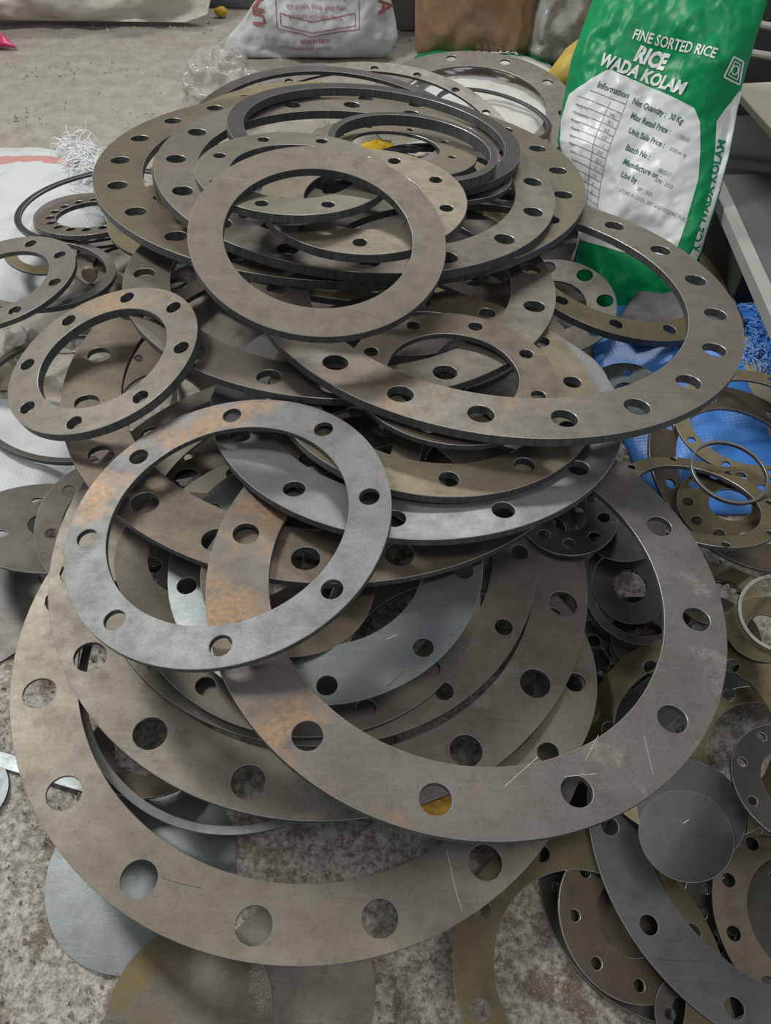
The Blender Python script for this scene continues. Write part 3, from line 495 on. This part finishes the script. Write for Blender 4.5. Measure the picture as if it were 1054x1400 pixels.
soft('white_bundle', 'long off-white sack lying on the floor at the top left', 'bag', (-1.28, 3.75, .02), (1, -.03, 0), (0, .25, 1), [(0, -.45, .42), (.03, -.53, .52), (.14, -.55, .56), (.26, -.48, .54), (.3, -.3, .4)], .12, .12, [woven('offwhite', (.60, .575, .51), (.36, .33, .28))], 27, .09, 7., ridge=1.)
soft('grey_white_sack', 'pale grey sack in the top left corner above the pink bag', 'bag', (-1.96, 3.72, .02), (1, 0, 0), (0, .25, 1), [(0, -.2, .14), (.1, -.24, .18), (.3, -.2, .14)], .1, .1, [M_DIRTYW], 28, .03, 8.)
soft('pink_bag', 'small bright pink plastic bag at the top left edge', 'bag', (-1.66, 3.50, .01), (1, -.15, 0), (0, .5, 1), [(0, -.2, .16), (.02, -.2, .13), (.09, -.2, .04), (.13, -.2, -.06)], .06, .05, [plain('pink_plastic', (.55, .03, .13), .35, 0, .15)], 29, .02, 16.)
M_STRIPE = woven('pink_stripe', (.50, .25, .235), (.40, .22, .2))
sl, _ = soft('striped_sack', 'white woven sack with pink stripe and frayed edge at the left', 'bag', (-1.12, 1.68, .0), (1, .0, 0), (.0, 1, 0), [(0, -.35, .12), (.1, -.4, .22), (.5, -.4, .3), (.75, -.4, .28), (.83, -.4, .2), (.9, -.4, -.12)], .075, 0, [M_WHITE, M_STRIPE], 31, .02, 7., 3., .5, face=lambda s, t_: 1 if .685 < t_+.13*s < .735 else 0, nu=60, nv=120)
soft('lower_white_sack', 'clean white sack flattened under the dark hoop at the left edge', 'bag', (-.86, .92, .0), (1, .0, 0), (.0, 1, 0), [(0, -.12, .1), (.05, -.2, .19), (.2, -.22, .22), (.36, -.21, .2), (.42, -.14, .1)], .06, 0, [M_WHITE], 33, .012, 9.)
def fringe(nm, pts, n, L, mat, seed, parent, spread=1.):
    rnd = random.Random(seed); V, F = [], []
    for i in range(n):
        b = Vector(rnd.choice(pts))+Vector((rnd.gauss(0, .012), rnd.gauss(0, .012), 0)); d = Vector((rnd.gauss(0, 1), rnd.gauss(0, 1), rnd.random()*.8*spread)).normalized(); w = .0016; p = b; l = L*rnd.uniform(.4, 1.2)
        k0 = len(V)
        for s in range(7):
            sd = d.cross(Vector((0, 0, 1))).normalized()*w; V += [p+sd, p-sd, p+Vector((0, 0, w))]
            p = p+d*l/6; d = (d+Vector((rnd.gauss(0, .5), rnd.gauss(0, .5), -.35+rnd.gauss(0, .25)))).normalized()
            if p.z < .008: p.z = .008+rnd.random()*.01; d.z = abs(d.z)*.3
        for s in range(6):
            for j in range(3): a = k0+s*3; F.append([a+j, a+(j+1) % 3, a+3+(j+1) % 3, a+3+j])
    o = link(nm, mesh(nm, V, F), mat, parent); return tag(o, kind='stuff')
fr = fringe('frayed_strands', [(-.98+.022*i, 2.44-.03*i, .08) for i in range(11)], 520, .11, plain('white_strands', (.75, .78, .80), .5, 0, .05), 2, bpy.data.objects['striped_sack'])
M_BLUE = woven('blue_woven', (.07, .27, .78), (.16, .30, .52), .4, 200); M_BEIGE = woven('beige_stripe', (.50, .44, .32), (.36, .31, .23))
soft('blue_sack', 'blue woven sack with beige stripe and frayed top under the rings at right', 'bag', (.92, 1.0, 0), (1, .0, 0), (.0, 1, 0), [(0, -.3, .3), (.08, -.38, .4), (.4, -.42, .42), (.65, -.4, .4), (.76, -.3, .34)], .055, 0, [M_BLUE, M_BEIGE], 35, .016, 9., 3., .5, face=lambda s, t_: 1 if -.115 < s-.02 < -.07 else 0, nu=150, nv=60)
fringe('frayed_strands', [(.86+.022*i, 1.42+.045*(i % 5), .055) for i in range(12)], 900, .09, woven('blue_white_strands', (.16, .38, .85), (.6, .66, .72)), 4, bpy.data.objects['blue_sack'])
M_CLOTH = plain('grey_violet_cloth', (.16, .145, .16), .7, 0, .3, 20, .4)
soft('dark_cloth', 'dark violet-grey cloth crumpled on the blue sack inside the big rear right ring', 'cloth', (.72, 1.48, .05), (1, -.1, 0), (.1, 1, .05), [(0, -.12, .12), (.08, -.16, .15), (.2, -.1, .14)], .03, .01, [M_CLOTH], 37, .02, 22.)
# rags at left
M_RAG = plain('yellowed_plastic', (.34, .30, .21), .4, 0, .35, 22, .5, **{'Coat Weight': .4})
M_RAG2 = plain('grey_soiled_plastic', (.32, .30, .27), .55, 0, .35, 22, .5)
for i, (x, y, w, l, m, lab) in enumerate([(-.93, 1.56, .1, .12, M_RAG2, 'grey soiled plastic rag below the ring at the left edge, furthest of four'), (-.80, 1.57, .09, .1, M_RAG2, 'grey crumpled rag just left of the tilted eight-hole ring, its top side'), (-.93, 1.43, .11, .11, M_RAG, 'yellowed plastic rag at the left edge, larger one with deep folds'), (-.90, 1.31, .12, .07, M_RAG, 'flat yellowed plastic rag at the left edge nearest the clean white sack')]):
    soft('plastic_rag', lab, 'rag', (x, y-l/2, .0), (1, .1*i-.1, 0), (.05, 1, 0), [(0, -w*.6, w*.5), (l*.3, -w, w*.9), (l*.7, -w*.9, w), (l, -w*.4, w*.5)], .035, 0, [m], 40+i, .035, 26., 2.2, 1., nu=44, nv=44, edge=.01, group='soiled plastic rags')
# clear plastic clump behind the heap
t_ = NT('clear_film'); tr = t_.n('BsdfTransparent', {0: (.93, .93, .92, 1)}); df = t_.n('BsdfPrincipled', {'Base Color': (.62, .60, .57, 1), 'Roughness': .18, 'Coat Weight': .5})
mx = t_.n('MixShader', {0: t_.ramp(t_.noise(30, 5, .7), .1, 1.35), 1: tr.outputs[0], 2: df.outputs[0]}); t_.t.links.new(mx.outputs[0], t_.t.nodes['Material Output'].inputs[0]); M_FILM = t_.m
def crumple(nm, lab, cat, c, sz, mat, seed, sub=5, amp=.45, fr_=2.4):
    bm = bmesh.new(); bmesh.ops.create_icosphere(bm, subdivisions=sub, radius=1); v = np.array([p.co for p in bm.verts])
    k = 1+amp*(-np.abs(vnoise(v*fr_+5, seed))*.9-np.abs(vnoise(v*fr_*2.3+9, seed+1))*.5+.35-.25*np.abs(vnoise(v*fr_*5+1, seed+2)))
    v = v*k[:, None]*np.array(sz); v[:, 2] = np.maximum(v[:, 2], -sz[2]*.75)
    for p, q in zip(bm.verts, v): p.co = Vector(q)+Vector(c)
    me = bpy.data.meshes.new(nm); bm.to_mesh(me); bm.free(); return tag(link(nm, me, mat, smooth=75), lab, cat)
crumple('clear_plastic_bag', 'crumpled clear plastic bag on the floor behind the back heap, left side', 'plastic', (-.57, 2.86, .09), (.14, .14, .13), M_FILM, 3)
crumple('clear_film_scrap', 'small clear film scrap inside the plain top ring', 'plastic', (-.245, 1.50, .508), (.035, .028, .02), M_FILM, 8, 4)
M_YW = plain('yellow_wrapper', (.62, .40, .02), .25, 0, .35, 40, .3)
crumple('yellow_wrapper', 'yellow wrapper seen through the small olive-grey ring on the back heap', 'wrapper', (-.02, 2.02, .262), (.052, .045, .024), M_YW, 12, 4)
crumple('white_scrap', 'white scrap beside the yellow wrapper inside the small olive-grey ring', 'wrapper', (.10, 1.97, .285), (.06, .04, .025), M_DIRTYW, 13, 4)
crumple('snack_wrapper', 'yellow and red wrapper seen through a hole of the large right front ring', 'wrapper', (0.069, 0.365, 0.165), (.03, .022, .012), plain('snack_print', (.60, .33, .03), .3, 0, .6, 60, .2), 14, 4)
crumple('yellow_scrap', 'tiny yellow scrap on the floor at the top, left of the printed sack', 'wrapper', (-.725, 3.87, .02), (.03, .02, .02), M_YW, 15, 3)
# --- sheets, bar, bolt
def box(nm, corners, th, mat, lab=None, cat=None, bev=.002):
    """slab from the four top corners (counter-clockwise) and a thickness along the normal"""
    c = [Vector(p) for p in corners]; n = (c[1]-c[0]).cross(c[3]-c[0]).normalized(); V = c+[p-n*th for p in c]
    bm = bmesh.new(); vs = [bm.verts.new(p) for p in V]
    for f in ([0, 1, 2, 3], [7, 6, 5, 4], [0, 4, 5, 1], [1, 5, 6, 2], [2, 6, 7, 3], [3, 7, 4, 0]): bm.faces.new([vs[i] for i in f])
    bmesh.ops.bevel(bm, geom=list(bm.edges), offset=bev, segments=1, affect='EDGES'); me = bpy.data.meshes.new(nm); bm.to_mesh(me); bm.free()
    o = link(nm, me, mat); return tag(o, lab, cat) if lab else o
M_SHEET = plain('grey_painted_sheet', (.13, .135, .135), .4, .3, .2, 8, .1); M_PALE = plain('pale_board_edge', (.36, .35, .32), .6, 0, .2, 12, .2); M_BEIGE2 = plain('beige_board', (.40, .37, .29), .55, 0, .12, 8, .15)
box('grey_sheet', [(.865, 1.98, .22), (.808, .98, .22), (1.75, .9, .26), (1.85, 1.95, .26)], .018, M_SHEET, 'large dark grey sheet with pale edge leaning at the right behind the bag', 'sheet')
e = box('pale_edge', [(.845, 1.985, .228), (.788, .98, .228), (.818, .98, .229), (.877, 1.985, .229)], .035, M_PALE); e.parent = bpy.data.objects['grey_sheet']
box('beige_board', [(.925, 2.20, .36), (.95, 1.86, .36), (1.7, 1.6, .38), (1.7, 2.25, .38)], .02, M_BEIGE2, 'beige board lying on top of the grey sheet at the right edge', 'board')
for i, (y, z, lab) in enumerate([(2.30, .42, 'thin steel rod above the beige board at the right edge, lower of two'), (2.42, .46, 'thin steel rod above the beige board at the right edge, upper of two')]):
    box('steel_rod', [(.93, y, z), (.93, y-.018, z), (1.7, y-.22-.1*i, z-.05), (1.7, y-.2-.1*i, z-.05)], .018, M_PALE, lab, 'rod', .006)
box('gap_shade_block', [(.885, 2.46, .17), (.875, 1.66, .17), (1.8, 1.6, .17), (1.8, 2.46, .17)], .17, plain('gap_shade_black', (.035, .03, .028), .8, 0, .3, 10, .3), 'added dark block propping the grey sheet and standing in for the shade below it', 'block')  # dark block added to prop the sheet and blacken the shaded gap
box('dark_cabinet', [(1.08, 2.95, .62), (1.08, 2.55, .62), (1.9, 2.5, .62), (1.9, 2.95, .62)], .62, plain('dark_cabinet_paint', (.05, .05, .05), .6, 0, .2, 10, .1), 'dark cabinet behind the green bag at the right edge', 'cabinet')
soft('white_cloth', 'dirty white cloth hanging between the bag foot and the added dark block', 'cloth', (.88, 1.66, .0), (1, -.4, 0), (.05, .8, .35), [(0, -.03, .07), (.1, -.05, .05), (.25, -.04, .02), (.32, -.03, 0)], .02, .01, [M_DIRTYW], 51, .02, 24.)
M_MET = plain('grey_cabinet_steel', (.17, .17, .165), .45, .3, .15, 6, .1)
box('grey_steel_sheet', [(.02, 3.74, .8), (.02, 3.70, .8), (.17, 3.70, .8), (.17, 3.74, .8)], .8, M_MET, 'upright grey steel sheet between the printed sack and the brown bundle', 'sheet')
box('gap_shade_sheet', [(.15, 3.99, .8), (.15, 3.95, .8), (.5, 3.95, .8), (.5, 3.99, .8)], .8, plain('gap_shade_dark', (.04, .038, .036), .7, 0, .2), 'dark upright sheet standing in for the shadow behind the brown bundle', 'sheet')  # near-black colour stands in for the shaded gap beside the grey sheet
box('dark_slab', [(-.85, 4.30, .08), (-.85, 4.0, .08), (-.45, 3.95, .08), (-.45, 4.25, .08)], .08, plain('dark_slab_paint', (.10, .10, .105), .6, 0, .2), 'dark grey slab at the very top, left of the printed sack', 'slab')
box('flat_bar', [(-.66, .512, .006), (-.66, .486, .006), (-.43, .424, .006), (-.43, .450, .006)], .006, steel('bluegrey', .3), 'blue-grey flat steel bar on concrete at the left edge, passing under the largest front ring', 'bar', .001)
bm = bmesh.new(); bmesh.ops.create_cone(bm, cap_ends=True, segments=24, radius1=.017, radius2=.017, depth=.07); bmesh.ops.bevel(bm, geom=[e for e in bm.edges if e.calc_face_angle(0) > 1], offset=.003, segments=1, affect='EDGES')
me = bpy.data.meshes.new('bolt'); bm.to_mesh(me); bm.free(); o = link('bolt', me, plain('rusty_bolt', (.22, .165, .115), .6, .3, .3, 60), None, Matrix.Translation((-.70, 1.60, .17)) @ Vector((.35, -.8, .42)).to_track_quat('Z', 'Y').to_matrix().to_4x4(), 40)
tag(o, 'rusty round bolt end poking out of the left back stack', 'bolt')
# --- loose grit and chips on the floor (nobody could count it)
rnd = random.Random(5); V, F = [], []
for i in range(5200):
    if i < 3400: x, y = rnd.uniform(-.8, .75), rnd.uniform(.05, 1.3); s = abs(rnd.gauss(0, .0022))+.0012
    else: x, y = rnd.uniform(-1.9, .4), rnd.uniform(2.0, 4.1); s = abs(rnd.gauss(0, .003))+.0015
    k = len(V); a = rnd.random()*6.28
    for j in range(3): V.append((x+s*1.3*math.cos(a+2.1*j)*rnd.uniform(.6, 1.2), y+s*1.3*math.sin(a+2.1*j)*rnd.uniform(.6, 1.2), -.004))
    V.append((x+rnd.gauss(0, s*.3), y+rnd.gauss(0, s*.3), -.001+s*.9)); F += [[k, k+1, k+3], [k+1, k+2, k+3], [k+2, k, k+3]]
tag(link('floor_grit', mesh('floor_grit', V, F), plain('pale_grit', (.40, .37, .32), .9, 0, .5, 300)), 'loose pale grit and cement chips scattered over the floor', 'grit', kind='stuff')
